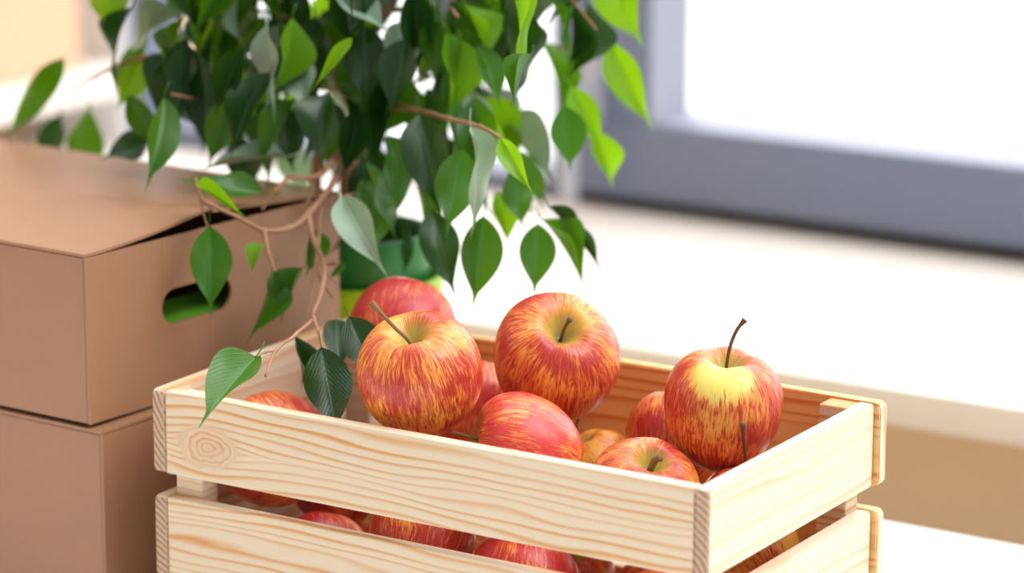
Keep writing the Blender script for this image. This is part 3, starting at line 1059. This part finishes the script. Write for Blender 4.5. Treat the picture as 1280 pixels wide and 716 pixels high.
# trunk and branches
trunk_top = PC + Vector((-0.008, 0.0, 0.36))
bm = bmesh.new()
tube_mesh(bm, smooth_path([PC + Vector((0.0, 0, 0.215)), PC + Vector((-0.01, 0.004, 0.28)), PC + Vector((0.0, 0.0, 0.34)), PC + Vector((-0.012, 0.01, 0.42)), PC + Vector((0, 0, 0.55))], 5),
          [0.0085 - 0.0055 * i / 20 for i in range(21)], 10)
for v in bm.verts: v.co -= PC
link('trunk', bm_mesh(bm, 'trunk', True), M_bark, plant)
bm = bmesh.new()
tube_mesh(bm, smooth_path([PC + Vector((-0.018, -0.006, 0.215)), PC + Vector((-0.03, -0.01, 0.27)), PC + Vector((-0.02, -0.02, 0.33)), PC + Vector((-0.045, -0.02, 0.40))], 5),
          [0.006 - 0.0035 * i / 15 for i in range(16)], 8)
for v in bm.verts: v.co -= PC
link('trunk', bm_mesh(bm, 'trunk', True), M_bark, plant)


def twig(pts, r0, r1, mat=M_bark):
    p = smooth_path(pts, 6)
    for i in range(1, len(p) - 1):
        p[i] = p[i] + Vector((rnd.uniform(-1, 1), rnd.uniform(-1, 1), rnd.uniform(-1, 1))) * 0.00025
    bm = bmesh.new()
    n = len(p)
    rad = [(r0 + (r1 - r0) * i / (n - 1)) * (1.25 if i % 6 == 0 else 1) for i in range(n)]
    tube_mesh(bm, p, rad, 7)
    for v in bm.verts: v.co -= PC
    return link('branch', bm_mesh(bm, 'branch', True), mat, plant)


def P3(*a): return [at(*q) for q in a]


TW = [
    (P3((455, 120, 2.47), (440, 165, 2.42), (415, 202, 2.38), (394, 221, 2.36), (360, 222, 2.35)), 0.0030, 0.0018),
    (P3((430, 190, 2.44), (418, 225, 2.38), (385, 268, 2.34), (362, 285, 2.32), (330, 288, 2.31), (298, 272, 2.29), (252, 250, 2.28)), 0.0026, 0.0013),
    (P3((330, 288, 2.31), (336, 318, 2.30), (347, 345, 2.30), (366, 368, 2.31)), 0.0017, 0.0009),
    (P3((252, 250, 2.28), (247, 236, 2.28), (244, 222, 2.28)), 0.0012, 0.0008),
    (P3((250, 250, 2.28), (254, 266, 2.275), (260, 284, 2.27)), 0.0008, 0.0007),
    (P3((360, 222, 2.35), (345, 238, 2.34), (333, 252, 2.34), (328, 262, 2.34)), 0.0017, 0.0011),
    (P3((394, 221, 2.36), (388, 245, 2.36), (378, 262, 2.36)), 0.0013, 0.0009),
    (P3((385, 268, 2.34), (392, 300, 2.32), (405, 330, 2.30), (402, 362, 2.28), (391, 395, 2.26)), 0.0021, 0.0015),
    (P3((391, 395, 2.26), (398, 415, 2.22), (404, 440, 2.19)), 0.0013, 0.0009),
    (P3((393, 398, 2.26), (370, 418, 2.20), (345, 438, 2.16), (332, 470, 2.13)), 0.0014, 0.0008),
    (P3((345, 438, 2.16), (332, 440, 2.15), (320, 446, 2.14)), 0.0009, 0.0007),
    (P3((420, 226, 2.40), (404, 250, 2.37), (398, 300, 2.34), (400, 345, 2.32), (416, 372, 2.31)), 0.0018, 0.0008),
    (P3((405, 330, 2.30), (420, 328, 2.30)), 0.0014, 0.0018),
    (P3((404, 336, 2.30), (412, 345, 2.295), (420, 354, 2.29)), 0.0009, 0.0006),
    (P3((398, 300, 2.34), (392, 345, 2.31), (384, 400, 2.28)), 0.0012, 0.0008),
    (P3((445, 150, 2.48), (500, 134, 2.40), (560, 148, 2.32), (600, 158, 2.27), (628, 173, 2.24)), 0.0024, 0.0009),
    (P3((455, 20, 2.50), (500, 12, 2.42), (555, 8, 2.36), (572, 20, 2.33)), 0.0022, 0.0012),
    (P3((555, 8, 2.36), (576, -6, 2.34)), 0.0014, 0.0009),
    (P3((700, 62, 2.50), (735, 48, 2.49), (762, 54, 2.48)), 0.0018, 0.0008),
    (P3((440, 60, 2.54), (330, 62, 2.50), (260, 72, 2.47), (180, 72, 2.44), (120, 95, 2.50), (85, 118, 2.58)), 0.0028, 0.0008),
    (P3((440, 110, 2.54), (360, 112, 2.50), (290, 130, 2.46), (215, 118, 2.36)), 0.0026, 0.0010),
    (P3((430, 196, 2.46), (450, 210, 2.42), (470, 215, 2.40)), 0.0016, 0.0009),
    (P3((420, 200, 2.48), (448, 235, 2.40), (430, 246, 2.32)), 0.0012, 0.0008),
]
for t_ in TW: twig(*t_)
# main scaffold branches carrying the crown
AX = PC + Vector((-0.005, 0, 0))
scaff = []
for i in range(30):
    a = i * 2.399 + 0.4
    z0 = 0.33 + 0.22 * (i / 26)
    Lr = rnd.uniform(0.11, 0.19)
    d = Vector((math.cos(a), math.sin(a), 0))
    p0 = AX + Vector((0, 0, z0))
    p1 = p0 + d * Lr * 0.45 + Vector((0, 0, rnd.uniform(0.03, 0.07)))
    p2 = p0 + d * Lr * 0.85 + Vector((0, 0, rnd.uniform(0.0, 0.04)))
    p3 = p0 + d * Lr * 1.1 + Vector((0, 0, rnd.uniform(-0.07, -0.02)))
    if d.dot(Vector((0.5, -0.85, 0))) < 0.35: twig([p0, p1, p2, p3], 0.0018, 0.0008)
    scaff.append((p0, p1, p2, p3))

# crown leaves along the branches
cands = []
tries = 0
while len(cands) < 385 and tries < 20000:
    tries += 1
    s_ = rnd.choice(scaff)
    t = rnd.uniform(0.15, 1.0) * 3
    k = min(int(t), 2); f = t - k
    B = s_[k].lerp(s_[k + 1], f) + Vector((rnd.gauss(0, 0.026), rnd.gauss(0, 0.026), rnd.gauss(-0.012, 0.034)))
    x_, y_, z_ = px(B)
    # keep the sides where the photograph shows open space clear
    if y_ > -60:
        lim_r = 745 - 0.12 * y_ if y_ < 215 else 640
        lim_l = 150 + max(0, y_ - 60) * 1.0 if y_ < 200 else 430
        if x_ > lim_r or x_ < lim_l: continue
        if y_ > 262: continue
        if y_ > 190 and x_ < 420: continue
        if z_ < 2.33: continue
    out = (B - AX); out.z = 0
    out = out.normalized() if out.length > 1e-4 else Vector((1, 0, 0))
    L = rnd.uniform(0.050, 0.074)
    dv = (out * rnd.uniform(0.05, 0.65) + Vector((0, 0, -1)) + Vector((rnd.gauss(0, .25), rnd.gauss(0, .25), rnd.gauss(0, .15)))).normalized()
    n_ = (out * 1.0 + Vector((rnd.gauss(0, .5), rnd.gauss(0, .5), rnd.uniform(0.1, 0.9)))).normalized()
    tip = B + dv * L
    tx, ty, tz = px(tip)
    if y_ > -60 and (ty > 330 or (tx < 380 and ty > 232)): continue
    if tip.z < 0.25 and (tip - PC).xy.length < 0.075: continue
    edge = (x_ > 640) or (y_ < 60)
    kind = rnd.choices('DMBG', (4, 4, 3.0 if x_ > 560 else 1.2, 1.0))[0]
    cands.append((B, tip, L * rnd.uniform(0.42, 0.5), n_, kind, rnd.randrange(5), z_ if -30 < y_ < 340 and 0 < x_ < 800 else 9))
cands.sort(key=lambda c: c[6])
nsolo = 100 - len(HERO)
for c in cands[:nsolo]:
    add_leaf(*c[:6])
rest = cands[nsolo:]
bmf = bmesh.new()
order = 'DMBG'
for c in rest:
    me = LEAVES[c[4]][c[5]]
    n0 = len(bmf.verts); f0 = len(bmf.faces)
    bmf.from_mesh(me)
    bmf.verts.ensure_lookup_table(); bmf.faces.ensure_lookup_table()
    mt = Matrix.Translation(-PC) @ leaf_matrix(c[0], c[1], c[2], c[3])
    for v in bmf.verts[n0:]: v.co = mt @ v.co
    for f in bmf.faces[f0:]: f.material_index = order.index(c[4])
fm = bpy.data.meshes.new('foliage')
bmf.to_mesh(fm); bmf.free()

def crown_mat(name, c, trans, tcol, rough):
    m = NT(name)
    o = m.obj()
    m.set(m.mix(m.noise(o, 22, 2), c, tuple(v * 0.6 for v in c[:3]) + (1,)), rough, 0.5)
    tr = m.n('ShaderNodeBsdfTranslucent'); tr.inputs['Color'].default_value = tcol
    mx = m.n('ShaderNodeMixShader'); mx.inputs[0].default_value = trans
    m.t.links.new(m.b.outputs[0], mx.inputs[1]); m.t.links.new(tr.outputs[0], mx.inputs[2])
    m.t.links.new(mx.outputs[0], m.out.inputs['Surface'])
    return m.m


fm.materials.append(crown_mat('crown_dark_leaf', srgb(28, 66, 24), 0.14, srgb(70, 130, 10), 0.3))
fm.materials.append(crown_mat('crown_mid_leaf', srgb(48, 104, 20), 0.28, srgb(110, 170, 10), 0.3))
fm.materials.append(crown_mat('crown_young_backlit_leaf', srgb(100, 160, 22), 0.42, srgb(158, 212, 24), 0.3))  # young crown leaves, brightened in colour for backlight as well
fm.materials.append(crown_mat('crown_sheen_leaf', srgb(150, 176, 150), 0.15, srgb(110, 150, 40), 0.4))  # sky sheen painted into the colour of these crown leaves
fo = link('foliage', fm, None, plant)
fo['kind'] = 'stuff'
